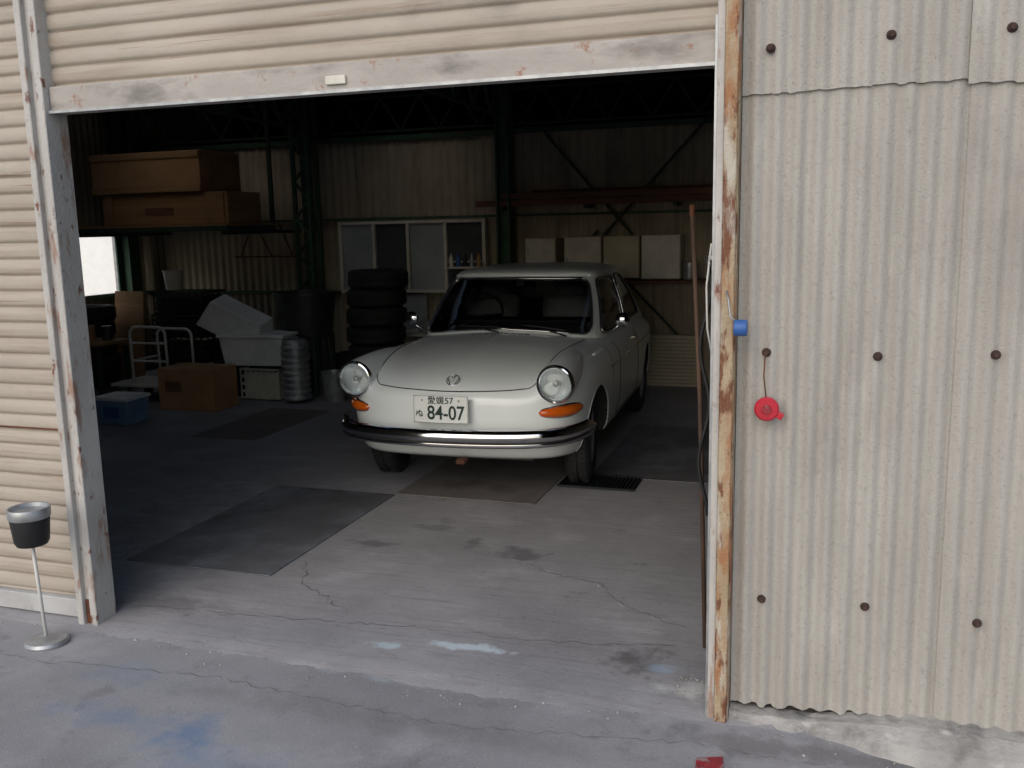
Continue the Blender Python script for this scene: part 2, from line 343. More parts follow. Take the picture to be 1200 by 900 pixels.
# roof with narrow unseen gaps, added to brighten the interior
GAPS=[(-6.75,-6.33),(-4.55,-4.13),(-.45,.0)]
def slab(nm,x0,x1,y0,y1,z0,z1,m):
    L_=[]; x=x0
    for a,b in GAPS:
        L_.append((x,a,y0,y1,z0,z1)); L_+= [(a,b,y0,4.6,z0,z1),(a,b,8.2,y1,z0,z1)]; x=b
    L_.append((x,x1,y0,y1,z0,z1)); boxes(nm,L_,m,B)
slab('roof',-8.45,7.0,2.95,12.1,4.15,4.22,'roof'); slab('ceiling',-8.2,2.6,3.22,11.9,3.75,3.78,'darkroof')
for i,(a,b) in enumerate(GAPS):
    boxes('light_gap_lining_%d'%i,[(a-.02,a,4.6,8.2,3.78,4.149),(b,b+.02,4.6,8.2,3.78,4.149)],'white',B)  # white sides of the added light gaps in the roof
def lattice(name,a,b,h,m,parent=B,step=.45,r=.018,vert=Vector((0,0,1))):
    a=Vector(a);b=Vector(b);L_=(b-a).length;n=max(2,int(L_/step));segs=[[a,b],[a+vert*h,b+vert*h]]
    for i in range(n):
        p=a.lerp(b,i/n);q=a.lerp(b,(i+.5)/n);r2=a.lerp(b,(i+1)/n)
        segs+= [[p,q+vert*h],[q+vert*h,r2]]
    return tubes(name,segs,r,m,parent)
lattice('truss_back',(-8.1,9.55,2.72),(2.5,9.55,2.72),.36,'greendk',r=.014)
for i,x in enumerate((-5.56,-3.18,-.8)):
    lattice('truss_roof_%d'%i,(x,3.3,2.86),(x,9.5,2.78),.38,'green')
boxes('purlins',[(-8.1,2.5,y,y+.06,3.28,3.38) for y in(4.2,5.1,6.0,6.9,7.8,8.7)],'greendk',B)
boxes('wall_rails',[(-8.1,2.5,9.60,9.65,1.765,1.79),(-8.1,2.5,9.60,9.65,2.63,2.68),(-3.3,2.5,9.60,9.65,1.06,1.10),(-8.1,-5.3,9.60,9.65,.92,.96)],'green',B)
def hcol(name,x,y,w,h,m='green'):
    boxes(name,[(x-w/2,x-w/2+.02,y-.09,y+.09,0,h),(x+w/2-.02,x+w/2,y-.09,y+.09,0,h),(x-w/2+.02,x+w/2-.02,y-.01,y+.01,0,h)],m,B)
hcol('column_a',-3.18,9.42,.15,3.2); hcol('column_c',-7.98,9.3,.2,3.2)
boxes('column_b_legs',[(-5.66,-5.62,9.3,9.34,0,3.2),(-5.48,-5.44,9.3,9.34,0,3.2),(-5.66,-5.62,9.5,9.54,0,3.2),(-5.48,-5.44,9.5,9.54,0,3.2)],'green',B)
segs=[]
for i in range(16):
    z=i*.2; s=1 if i%2 else -1
    segs.append([(-5.55-s*.09,9.32,z),(-5.55+s*.09,9.32,z+.2)])
tubes('column_b_lacing',segs,.02,'green',B)
box('column_b_web',-5.62,-5.48,9.45,9.46,0,3.2,'greendk',B)
hcol('column_left_mid',-8.05,6.4,.15,3.2)
tubes('cross_brace',[[(-3.05,9.56,2.93),(-1.85,9.56,1.55)],[(-1.0,9.53,2.78),(-2.15,9.53,1.55)],[(-3.1,9.5,.6),(-2.2,9.5,1.6)],[(-1.9,9.5,1.08),(-1.25,9.5,.4)]],.014,'greendk',B)
BLK=empty('added_bright_block')  # white block added outside so the left window shows bright
box('wall',-24,-9.6,13.0,18,0,5,'stucco',BLK); box('roof_slab',-24.3,-9.3,12.7,18.3,5.0,5.2,'roof',BLK)
# ------------------------------------------------------------ interior objects
bb=empty('rusty_beam_stack')
box('beam_lower',-3.50,-.7,9.38,9.46,1.87,1.93,'brown',bb,.004); box('beam_upper',-3.2,-.6,9.36,9.42,1.94,2.0,'brown',bb,.004)
box('pipe',-2.9,-.7,9.43,9.48,1.95,2.03,'rust',bb,.02)
boxes('brackets',[(x,x+.04,9.3,9.6,1.83,1.868) for x in(-3.2,-2.3,-1.4)],'greendk',bb)
cb=empty('wall_cabinet')
for nm,x0,x1,z0,z1,m in(('door_a',-2.93,-2.60,1.27,1.535,'cream'),('door_b',-2.51,-2.12,1.17,1.545,'cream'),('door_c',-2.10,-1.73,1.12,1.545,'beige'),('door_d',-1.71,-1.32,1.11,1.55,'cream')):
    box(nm+'_carcass',x0,x1,9.3,9.6,z0,z1,'beige',cb,.004); box(nm,x0+.008,x1-.008,9.285,9.299,z0+.008,z1-.008,m,cb,.003)
    box(nm+'_handle',x0+.03,x0+.04,9.27,9.284,z0+.1,z0+.17,'galv',cb)
box('shelf_board',-2.2,-.95,9.28,9.6,1.07,1.095,'brown',cb)
lathe('steel_pot',[(0,0),(.07,0),(.075,.02),(.075,.17),(.08,.175),(.0,.18)],(-1.24,9.42,1.10),'galv')
ob=empty('workshop_window')
x0,x1,z0,z1=-5.24,-3.46,.95,1.75
boxes('frame',[(x0,x1,9.55,9.63,z0,z0+.035),(x0,x1,9.55,9.63,z1-.035,z1)]+[(x-.018,x+.018,9.548,9.628,z0+.035,z1-.035) for x in(x0+.018,-4.80,-4.38,-3.93,x1-.018)]+[(-3.91,-3.49,9.56,9.6,1.28,1.30)],'cream',ob)
for i,(a,b,m) in enumerate(((x0+.03,-4.82,'pane'),(-4.78,-4.40,'pane2'),(-4.36,-3.95,'pane'),(-3.91,-3.49,'pane2'))):
    box('pane_%d'%i,a,b,9.585,9.592,z0+.03,z1-.03,m,ob)
box('panel_below',-4.75,-4.2,9.60,9.64,.5,.93,'pane',ob)
box('window_shelf',-3.9,-3.46,9.40,9.6,1.22,1.24,'cream',ob)
for i in range(5): lathe('bottle_%d'%i,[(0,0),(.025,0),(.025,.09),(.01,.12),(.01,.14),(0,.14)],(-3.83+i*.08,9.47,1.24),['cream','blue','black','galv','card'][i],ob,12)
cs=empty('stacked_roller_panel')
shut=[]
for i in range(14):
    boxz=i*.038
    shut.append((-2.02,-1.12,9.44,9.47,boxz,boxz+.03))
boxes('slats',shut,'beige',cs,.004); box('panel_core',-2.0,-1.14,9.455,9.5,0,.53,'backwall',cs)
sh=empty('storage_shelf')
boxes('shelf_frame',[(-7.6,-5.7,8.1,8.14,1.68,1.73),(-7.6,-5.7,8.9,8.94,1.68,1.73),(-7.6,-7.55,8.14,9.6,1.64,1.68),(-5.8,-5.75,8.14,9.6,1.64,1.68)],'greendk',sh)
box('shelf_deck',-7.6,-5.7,8.1,9.0,1.731,1.75,'ply',sh)
boxes('shelf_hangers',[(-7.6,-7.56,9.01,9.05,1.68,3.3),(-5.78,-5.74,9.01,9.05,1.68,3.3)],'greendk',sh)
pb=empty('plywood_box'); box('body',-7.35,-5.78,8.25,8.85,1.752,2.08,'ply',pb,.006); boxes('battens',[(-7.3,-7.22,8.235,8.249,1.76,2.07),(-5.9,-5.82,8.235,8.249,1.76,2.07)],'card',pb)
box('label',-6.8,-6.45,8.240,8.249,1.86,1.93,'brown',pb)
pb=empty('plywood_box.001'); box('body',-7.42,-6.05,8.2,8.9,2.083,2.5,'card',pb,.006); boxes('battens',[(-7.42,-6.05,8.185,8.199,2.09,2.15),(-7.42,-6.05,8.185,8.199,2.43,2.49)],'ply',pb)
def tyre_prof(R,w,ri):
    return [(ri,-w/2+.01),(ri+.02,-w/2),(R-.04,-w/2),(R-.012,-w/2+.018),(R,-w/2+.03),(R,-.006),(R-.01,-.004),(R-.01,.004),(R,.006),(R,w/2-.03),(R-.012,w/2-.018),(R-.04,w/2),(ri+.02,w/2),(ri,w/2-.01),(ri,-w/2+.01)]
ts=empty('tyre_stack')
for i in range(7):
    lathe('tyre_%d'%i,tyre_prof(.29+.01*rnd(i),.175,.18),(-4.17+.04*(rnd(i,1)-.5),8.3+.05*(rnd(i,2)-.5),.09+i*.182),'rubber',ts,32)
ts=empty('tyre_stack.001')
for i in range(5):
    lathe('tyre_%d'%i,tyre_prof(.28,.17,.18),(-7.75+.04*rnd(i,1),8.3,.09+i*.178),'rubber',ts,28)
ts=empty('tyre_stack.002')
for i in range(2):
    lathe('tyre_%d'%i,tyre_prof(.28,.17,.18),(-4.75+.04*rnd(i,1),8.9,.09+i*.178),'rubber',ts,28)
prof=[(0,0)]
for i in range(9):
    z=.03+i*.062; prof+=[(.125,z),(.140,z+.012),(.140,z+.03),(.125,z+.045)]
prof+=[(.125,.6),(.11,.62),(0,.62)]
lathe('wheel_rim_stack',prof,(-4.85,7.85,0),'galv')
tb=empty('black_tub'); lathe('tub',[(0,0),(.26,0),(.31,.4),(.33,.4),(.33,.43),(.30,.43),(.25,.03),(0,.03)],(-5.0,8.35,.62),'blackcr',tb)
boxes('tub_stand',[(-5.2,-4.8,8.15,8.55,.58,.618),(-5.2,-5.16,8.15,8.19,0,.58),(-4.84,-4.8,8.15,8.19,0,.58),(-5.2,-5.16,8.51,8.55,0,.58),(-4.84,-4.8,8.51,8.55,0,.58)],'greendk',tb)
lathe('metal_bucket',[(0,0),(.10,0),(.13,.28),(.138,.28),(.138,.29),(.12,.29),(.09,.02),(0,.02)],(-4.52,8.0,0),'galv')
def carton(name,x0,x1,y0,y1,h,m='card',rz=0.0):
    e=empty(name); cx,cy=(x0+x1)/2,(y0+y1)/2
    box('body',x0,x1,y0,y1,0.002,h,m,e,.004,rot=(0,0,rz)); box('tape',cx-.03,cx+.03,y0-.002,y1+.002,h-.06,h+.002,'ply',e,rot=(0,0,rz))
    box('flap_seam',x0+.01,x1-.01,cy-.002,cy+.002,h,h+.003,'brown',e,rot=(0,0,rz)); box('label',x0+.08,x0+.26,y0-.004,y0-.001,h*.45,h*.7,'brown',e)
    return e
carton('cardboard_box',-5.98,-5.36,7.22,7.6,.40)
def crate(name,x0,x1,y0,y1,z0,z1,m,parent=None):
    e=parent or empty(name); t=.012; L_=[(x0,x1,y0,y1,z0,z0+t)]
    nh=4
    for i in range(nh+1):
        z=z0+(z1-z0-.02)*i/nh; L_+=[(x0,x1,y0,y0+t,z,z+.02),(x0,x1,y1-t,y1,z,z+.02),(x0,x0+t,y0+t,y1-t,z,z+.02),(x1-t,x1,y0+t,y1-t,z,z+.02)]
    nx=7
    for i in range(nx+1):
        x=x0+(x1-x0-t)*i/nx; L_+=[(x,x+t,y0+.001,y0+t-.001,z0,z1-.001),(x,x+t,y1-t+.001,y1-.001,z0,z1-.001)]
    for i in range(5):
        y=y0+(y1-y0-t)*i/4; L_+=[(x0+.001,x0+t-.001,y,y+t,z0,z1-.001),(x1-t+.001,x1-.001,y,y+t,z0,z1-.001)]
    boxes('crate_body' ,L_,m,e); return e
crate('white_crate',-5.5,-5.05,7.85,8.2,.0,.32,'cream')
box('crate_filler',-5.47,-5.08,7.88,8.17,.02,.28,'cream',bpy.data.objects['white_crate'])
fb=empty('foam_container'); 
box('lower_box',-5.62,-4.98,7.75,8.15,.36,.64,'whitefoam',fb,.01,rot=(0,0,.1),taper=.06)
box('box_rim',-5.66,-4.94,7.72,8.18,.64,.67,'whitefoam',fb,.008,rot=(0,0,.1))
box('tilted_lid',-5.86,-5.22,7.80,8.1,.62,.92,'whitefoam',fb,.012,rot=(.25,.45,.15),taper=-.12)
box('box_support',-5.9,-5.0,8.0,8.5,.0,.35,'blackcr',fb)
bc=empty('black_crate_stack')
for i,(z,dx) in enumerate(((0,0),(.27,.03),(.54,-.02),(.79,.02))):
    crate('c',-6.95+dx,-6.3+dx,8.4,8.8,z,z+.25,'blackcr',bc); box('load_%d'%i,-6.92+dx,-6.33+dx,8.43,8.77,z+.015,z+.2,'black',bc)
bc2=empty('black_crate_stack.001')
for i in range(2):
    crate('c',-6.28,-5.85,8.5,8.85,.0+i*.3,.28+i*.3,'blackcr',bc2)
lathe('white_bucket',[(0,0),(.09,0),(.11,.2),(.118,.2),(.118,.215),(0,.215)],(-6.75,8.55,1.05),'cream')
tr_=empty('hand_trolley')
box('deck',-6.75,-6.05,7.45,7.95,.16,.19,'cream',tr_,.005)
for x in(-6.65,-6.15):
    for y in(7.52,7.88): lathe('castor_%.2f_%.2f'%(x,y),[(0,-.015),(.055,-.015),(.06,0),(.055,.015),(0,.015)],(x,y,.06),'rubber',tr_,16,'X'); box('fork_%.2f_%.2f'%(x,y),x-.02,x+.02,y-.03,y+.03,.08,.16,'galv',tr_)
def ush(x,y0,y1,z0,z1):
    P=[(x,y0,z0)]
    for i in range(7): a=pi-i*pi/12; P.append((x,y0+.08+.08*math.cos(a),z1-.08+.08*math.sin(a)))
    for i in range(7): a=pi/2-i*pi/12; P.append((x,y1-.08+.08*math.cos(a),z1-.08+.08*math.sin(a)))
    P.append((x,y1,z0)); return P
def ushx(y,x0,x1,z0,z1): return [(q[1],y,q[2]) for q in ush(0,x0,x1,z0,z1)]
tube('handle',ushx(7.5,-6.5,-6.08,.19,.76),.014,'white',tr_); tube('handle_back',ushx(7.9,-6.5,-6.08,.19,.70),.014,'white',tr_)
tubes('rungs',[[(-6.5,7.5,.42),(-6.08,7.5,.42)],[(-6.5,7.5,.6),(-6.08,7.5,.6)],[(-6.5,7.5,.42),(-6.5,7.9,.42)]],.011,'white',tr_)
e=empty('plastic_container'); box('body',-6.08,-5.74,6.5,6.78,0.002,.22,'bluegrey',e,.01,taper=.05); box('lid',-6.1,-5.72,6.48,6.8,.22,.25,'whitefoam',e,.008); box('side_label',-5.98,-5.82,6.482,6.488,.07,.17,'blue',e)
box('leaning_board',-7.75,-7.35,8.7,8.73,.0,1.02,'ply',None,.004,rot=(-.12,0,0))
wk=empty('work_bench'); boxes('bench_frame',[(-7.9,-7.0,7.6,7.64,.5,.54),(-7.9,-7.86,7.6,7.64,0,.5),(-7.04,-7.0,7.6,7.64,0,.5),(-7.9,-7.86,8.0,8.04,0,.5),(-7.04,-7.0,8.0,8.04,0,.5)],'greendk',wk); box('bench_top',-7.95,-6.95,7.58,8.06,.54,.57,'ply',wk)
for i in range(6):
    x=-7.85+i*.15; lathe('tin_%d'%i,[(0,0),(.05,0),(.05,.12+.05*rnd(i)),(0,.12+.05*rnd(i))],(x,7.7+.2*rnd(i,3),.572),['red','blue','galv','cream','card','blackcr'][i],wk,16)
wb=empty('side_table'); boxes('legs',[(-4.1,-4.06,9.0,9.04,0,.55),(-3.5,-3.46,9.0,9.04,0,.55)],'galv',wb); box('top',-4.2,-3.4,8.8,9.3,.55,.58,'cream',wb); box('toolbox',-4.0,-3.6,8.9,9.1,.581,.70,'galv',wb,.01)
hg=empty('hanging_wire_frame'); tubes('wire',[[(-6.34,9.5,1.755),(-6.52,9.5,1.37)],[(-6.30,9.5,1.755),(-6.1,9.5,1.37)],[(-6.6,9.5,1.37),(-5.75,9.5,1.37)],[(-5.98,9.5,1.755),(-5.82,9.5,1.37)]],.009,'rust',hg)
rd=empty('leaning_pole'); tube('pole',[(-.475,3.66,1.70),(-.43,3.6,1.0),(-.385,3.5,.01)],.009,'brownwood',rd); lathe('pole_cap',[(0,0),(.011,0),(.011,.04),(0,.04)],(-.476,3.662,1.70),'rust',rd,12)
cp=empty('hanging_cable'); pts=[]
for i in range(30):
    a=i/29; pts.append((-.375+.018*math.sin(a*14)-.01,3.36,1.55-.95*a))
tube('cable',pts,.007,'black',cp); tube('cord',[(-.365,3.33,1.6),(-.38,3.33,1.45),(-.375,3.33,1.3),(-.36,3.33,1.22)],.004,'white',cp)
box('cable_hook',-.372,-.352,3.30,3.37,1.545,1.56,'galv',cp)
AS=empty('ashtray_stand'); ax,ay=-3.07,2.86
lathe('base',[(0,0),(.085,0),(.088,.01),(.08,.022),(.03,.032),(0,.034)],(ax+.02,ay,-.022),'bolt' if False else 'galv',AS)
tube('pole',[(ax+.018,ay,0),(ax-.003,ay,.45)],.0075,'white',AS,10)
lathe('bucket',[(0,.415),(.06,.415),(.068,.43),(.078,.535),(.078,.55)],(ax,ay,0),'black',AS)
lathe('rim',[(.0785,.53),(.082,.535),(.083,.570),(.080,.574),(.074,.572),(.070,.556),(.02,.55),(0,.55)],(ax,ay,0),'galv',AS)
RR=empty('tape_reel'); rx,rz,ry=-.15,1.075,3.045
lathe('reel_case',[(0,-.014),(.034,-.014),(.039,-.009),(.039,.009),(.034,.014),(0,.014)],(rx,ry,rz),'red',RR,32,'Y')
lathe('reel_hub',[(0,-.019),(.014,-.019),(.016,-.0145),(.0,-.0145)],(rx,ry,rz),'redpaint',RR,20,'Y')
box('mouth',rx+.025,rx+.052,ry-.01,ry+.01,rz-.03,rz-.008,'red',RR,.003,rot=(0,.5,0))
tube('string',[(-.16,3.055,1.25),(-.162,3.05,1.18),(-.153,3.045,rz+.036)],.0022,'rust',RR,6)
BT=empty('blue_tape_roll')
lathe('roll',[(.010,-.02),(.024,-.02),(.026,-.016),(.026,.016),(.024,.02),(.010,.02),(.010,-.02)],(-.232,2.972,1.345),'blue',BT,28,'X')
tube('hook_wire',[(-.28,2.998,1.46),(-.272,2.985,1.43),(-.265,2.975,1.38),(-.242,2.972,1.362)],.003,'galv',BT)
# ------------------------------------------------------------ car
CAR=empty('parked_car',(-2.085,4.93,0),math.radians(2.6))
P_=7.0; Q=6.5; YC=2.22; AF=2.10; AR=1.93; BW=.80; ZM=.52
def deform(x,y,z):
    t=min(1.2,max(0,(YC-y)/AF)); tr_=max(0,(y-YC)/AR)
    y2=y+.08*(abs(x)/BW)**2*t**4-.12*(abs(x)/BW)**2*tr_**4
    return Vector((x*(1-.010*t**3)*(1-.09*tr_**3),y2,z))
def T(x,y):
    h=.765+.185*(1-math.exp(-max(0,y-.1)/.62))
    if y>2.8: h-=.12*((y-2.8)/1.35)**2
    h-=.055*(abs(x)/.7)**2
    h+=.085*math.exp(-((abs(x)-.64)/.15)**2)*math.exp(-((y-.3)/.62)**2)
    h-=.012*math.exp(-((abs(x)-.5)/.05)**2)*math.exp(-((y-.6)/.6)**4)
    if y<1.3: h+=.008*math.exp(-(x/.014)**2)*min(1,max(0,(y-.2)/.15))
    return h
def norm(x,y):
    a=(abs(x)/BW)**P_; c=(abs(y-YC)/(AF if y<YC else AR))**P_
    return (a+c)**(1/P_)
def topz(x,y):
    r=min(.99999,norm(x,y)); return ZM+(T(x,y)-ZM)*(1-r**Q)**(1/Q)
def onTop(x,y,off=0):
    v=deform(x,y,topz(x,y)); v.z+=off; return v
def resample(pts,n):
    d=[0]
    for i in range(1,len(pts)): d.append(d[-1]+math.dist(pts[i],pts[i-1]))
    out=[];k=0
    for i in range(n+1):
        t=d[-1]*i/n
        while k<len(d)-2 and d[k+1]<t: k+=1
        f=(t-d[k])/max(1e-12,d[k+1]-d[k]); out.append(tuple(a+(b-a)*f for a,b in zip(pts[k],pts[k+1])))
    return out
def sp(a,e): return math.copysign(abs(a)**e,a)
outl=[]
for i in range(4001):
    th=2*pi*i/4000; c=math.cos(th); s=math.sin(th)
    outl.append((BW*sp(s,2/P_),-sp(c,2/P_)*(AF if c>0 else AR)))
outl=resample(outl,300)[:-1]
prof=[]
for i in range(1601):
    f=pi/2*i/1600; prof.append((math.cos(f)**(2/Q),math.sin(f)**(2/Q)*.55))
prof=resample(prof,48); prof=[(r,z/.55) for r,z in prof]
low=[(.0,.27),(.5,.27),(.90,.27),(.945,.275),(.965,.30),(.980,.35),(.991,.42),(.998,.48)]
V=[];F=[]
n=len(outl)
rings=[]
for (s_,z) in low[1:]:
    rings.append([deform(x*s_,YC+y*s_,z) for x,y in outl])
for r,c in prof[:-1]:
    ring=[]
    for x,y in outl:
        X=x*r;Y=YC+y*r; ring.append(deform(X,Y,ZM+(T(X,Y)-ZM)*c))
    rings.append(ring)
V=[v for ring in rings for v in ring]
for j in range(len(rings)-1):
    for i in range(n): F.append((j*n+i,j*n+(i+1)%n,(j+1)*n+(i+1)%n,(j+1)*n+i))
V.append(Vector((0,YC,.27))); V.append(deform(0,YC,T(0,YC)))
for i in range(n):
    F.append((len(V)-2,(i+1)%n,i)); j=(len(rings)-1)*n; F.append((j+i,j+(i+1)%n,len(V)-1))
body=new('body',V,F,'paint',CAR,True,merge=1e-5)
FA,RA=.82,3.19
def cutter(y,sx,R=.345):
    V=[];F=[];n=64
    for x in(sx*.42,sx*1.1):
        for i in range(n): a=2*pi*i/n; V.append((x,y+R*math.cos(a),.30+R*math.sin(a)*(1.0)))
    for i in range(n): F.append((i,(i+1)%n,n+(i+1)%n,n+i))
    F+=[tuple(range(n))[::-1],tuple(range(n,2*n))]
    me=bpy.data.meshes.new('cut'); me.from_pydata(V,[],F)
    bm=bmesh.new(); bm.from_mesh(me); bmesh.ops.recalc_face_normals(bm,faces=bm.faces); bm.to_mesh(me); bm.free()
    o=bpy.data.objects.new('cut',me); S.collection.objects.link(o); return o
cuts=[cutter(FA,1),cutter(FA,-1),cutter(RA,1,.33),cutter(RA,-1,.33)]
body.parent=None
for c in cuts:
    b=body.modifiers.new('bo','BOOLEAN'); b.operation='DIFFERENCE'; b.object=c; b.solver='EXACT'
bpy.context.view_layer.update()
dg=bpy.context.evaluated_depsgraph_get(); me=bpy.data.meshes.new_from_object(body.evaluated_get(dg)); body.modifiers.clear(); body.data=me
for c in cuts: bpy.data.objects.remove(c)
body.parent=CAR
me.materials.clear(); me.materials.append(M['paint']); me.materials.append(M['seam'])
for p in me.polygons:
    p.use_smooth=True; p.material_index=0
    c=p.center
    if p.center.z<.272 : p.material_index=1
    for ya,R in((FA,.345),(RA,.33)):
        rr=math.hypot(c.y-ya,c.z-.30)
        if abs(c.x)<.45 and abs(c.x)>.41 and rr<R: p.material_index=1
        if abs(rr-R)<.004 and abs(c.x)>.42 and abs(p.normal.x)<.3: p.material_index=1
es=body.modifiers.new('es','EDGE_SPLIT'); es.split_angle=math.radians(38)
def sidept(y,z,side=1,off=0):
    yn=abs(y-YC)/(AF if y<YC else AR)
    if z<=ZM:
        s_=1
        for (a,za),(b,zb) in zip(low[3:],low[4:]+[(1,.52)]):
            if za<=z<=zb: s_=a+(b-a)*(z-za)/(zb-za)
        r=s_
        x=BW*max(1e-6,(r**P_-yn**P_))**(1/P_)
    else:
        x=.75
        for _ in range(8):
            c=min(.999,(z-ZM)/(T(x,y)-ZM)); r=(1-c**Q)**(1/Q); x=BW*max(1e-6,(r**P_-yn**P_))**(1/P_)
    v=deform(x+off,y,z); v.x*=side; return v
# shutlines
for s in(-1,1):
    P=[]
    for i in range(40):
        y=1.27-i*(1.27-.30)/39; P.append(onTop(s*(.60-.065*(1.27-y)/.97),y,.0))
    for i in range(1,9):
        a=i/8*pi/2; P.append(onTop(s*(.535-.07*(1-math.cos(a))),.30-.115*math.sin(a)))
    tube('hood_seam_%s'%('r' if s>0 else 'l'),P,.0035,'seam',CAR,6)
    for nm,yy in(('front',1.60),('rear',2.52)):
        tube('door_seam_%s_%d'%(nm,s),[sidept(yy-(.10*max(0,(.5-z)/.2)**2 if nm=='front' else 0),z,s) for z in [.31+.52*i/24 for i in range(25)]],.0035,'seam',CAR,6)
    tube('door_seam_bottom_%d'%s,[sidept(1.55+.97*i/12,.315,s) for i in range(13)],.0035,'seam',CAR,6)
    tube('fender_seam_%d'%s,[sidept(1.30+.0*i,.60+.25*i/12,s) for i in range(13)],.002,'seam',CAR,6)
    tube('side_moulding_%d'%s,[sidept(1.22+i*.06,.70,s,.002) for i in range(42)],.005,'chrome',CAR,8)
    box('door_handle_%d'%s,s*.79-.012,s*.79+.018,2.32,2.44,.765,.785,'chrome',CAR,.004)
    for nm,ya,R in(('f',FA,.345),('r',RA,.33)):
        P=[]
        for i in range(33):
            a=math.radians(-4+188*i/32); y=ya+R*math.cos(a); z=.30+R*math.sin(a)
            P.append(sidept(y,z,s,-.004))
        tube('arch_lip_%s_%d'%(nm,s),P,.006,'paint',CAR,8)
P=[onTop(-.465+.93*i/40,.185-.035*(1-(abs(-.465+.93*i/40)/.465)**2)) for i in range(41)]
tube('hood_front_seam',P,.004,'seam',CAR,6)
# emblem
R_=.040
def emb(px,pz): return Vector((px,.215+pz*.70,topz(0,.215)+.012+pz*.70))
tube('emblem_ring',[emb(R_*math.cos(2*pi*i/32),R_*math.sin(2*pi*i/32)) for i in range(32)],.003,'chrome',CAR,6,True)
V=[];F=[]
for seg in([(-.014,.035),(0,.006),(.014,.035)],[(-.034,.014),(-.014,-.034),(0,.0),(.014,-.034),(.034,.014)]):
    v,f=tubeVF([emb(a,b) for a,b in seg],.003,6,False,len(V)); V+=v;F+=f
new('emblem_letters',V,F,'chrome',CAR)
# headlights
for s in(-1,1):
    hx,hy,hz=s*.640,.185,.752
    def bar(u,v,hx=hx,hy=hy,hz=hz,s=s):
        a=2*pi*u; t=v
        r=.113*math.sqrt(max(0,1-(t*.96)**2.2)) if t>0 else .113
        return (hx+r*math.cos(a)-s*.02*t,hy+.004+.75*t,hz+r*math.sin(a)+.06*t)
    surf('fender_nose_%d'%s,bar,48,20,'paint',CAR,True,True)
    lathe('headlight_ring_%d'%s,[(.090,.012),(.095,-.006),(.101,-.012),(.108,-.009),(.114,.006),(.114,.03)],(hx,hy,hz),'chrome',CAR,48,'Y')
    lathe('headlight_reflector_%d'%s,[(.093,.008),(.085,.03),(.06,.06),(.03,.08),(0,.085)],(hx,hy,hz),'silver',CAR,48,'Y')
    lathe('headlight_bulb_%d'%s,[(0,.005),(.015,.01),(.02,.03),(.018,.07),(0,.07)],(hx,hy,hz),'galv',CAR,20,'Y')
    lathe('headlight_glass_%d'%s,[(.093,.0),(.08,-.012),(.055,-.021),(.03,-.026),(0,-.028)],(hx,hy,hz),'glass',CAR,48,'Y')
    path=[]
    for i in range(60):
        x=.545+(.752-.545)*i/59; y=YC-AF*(1-(x/BW)**P_)**(1/P_); d=deform(x,y,0); path.append((d.x,d.y))
    path=resample(path,24)
    def ind(u,v,s=s,path=path,k_=1.0):
        k=min(23,int(u*24)); f=u*24-k; a=path[k]; b=path[k+1]; px=a[0]+(b[0]-a[0])*f; py=a[1]+(b[1]-a[1])*f
        tx,ty=b[0]-a[0],b[1]-a[1]; l=math.hypot(tx,ty); nx,ny=ty/l,-tx/l
        e=math.sin(pi*min(1,max(0,u)))**.35; aa=pi*v
        bul=.034*math.sin(aa)*e*(1 if k_==1 else .55)
        return (s*(px+nx*bul),py+ny*bul,.578-.036*k_*e*math.cos(aa))
    surf('indicator_%d'%s,ind,24,12,'amber',CAR)
    surf('indicator_base_%d'%s,lambda u,v:ind(u,v,k_=1.2),24,12,'chrome',CAR)
# bumper
bp=[(x,y) for x,y in outl if y<-1.72]; bp.sort(key=lambda q:math.atan2(q[0],-(q[1]+1.3)))
bp=resample(bp,90)
prof_b=[(.010,.052),(-.002,.056),(-.020,.050),(-.034,.032),(-.038,.010),(-.034,-.008),(-.026,-.018),(-.030,-.028),(-.030,-.043),(-.018,-.052),(.0,-.050),(.010,-.046)]
def bum(u,v):
    k=min(89,int(u*90)); f=u*90-k; x=bp[k][0]*(1-f)+bp[k+1][0]*f; y=bp[k][1]*(1-f)+bp[k+1][1]*f
    xn=min(1,abs(x)/BW)
    g=v*(len(prof_b)-1); i=min(len(prof_b)-2,int(g)); h=g-i
    o=prof_b[i][0]*(1-h)+prof_b[i+1][0]*h; z=prof_b[i][1]*(1-h)+prof_b[i+1][1]*h
    side=min(1,max(0,(y+2.0)/.35)) if y>-2.0 else 0
    d=deform(x*1.06,YC+y,0)
    fr=(1-side)
    e=min(1,min(u,1-u)*14+.45)
    return (d.x-(math.copysign(1,x)*o*.9*(xn**6)),d.y-.10*fr-.03*side+o*fr*(1-.3*xn**6)*1.0,.440+z*e+.016*xn**2)
surf('bumper',bum,180,33,'chrome',CAR)
def strip(u,v):
    a=bum(.04+.92*u,.575+.0*v); return (a[0]*1.002,a[1]-.004,a[2]-.006+.012*v)
surf('bumper_rubber',strip,120,2,'black',CAR)
for s in(-1,1): box('bumper_bracket_%d'%s,s*.45-.03,s*.45+.03,.03,.2,.40,.46,'galv',CAR)
box('tow_hook',.03,.09,.12,.2,.255,.285,'rust',CAR,.01)
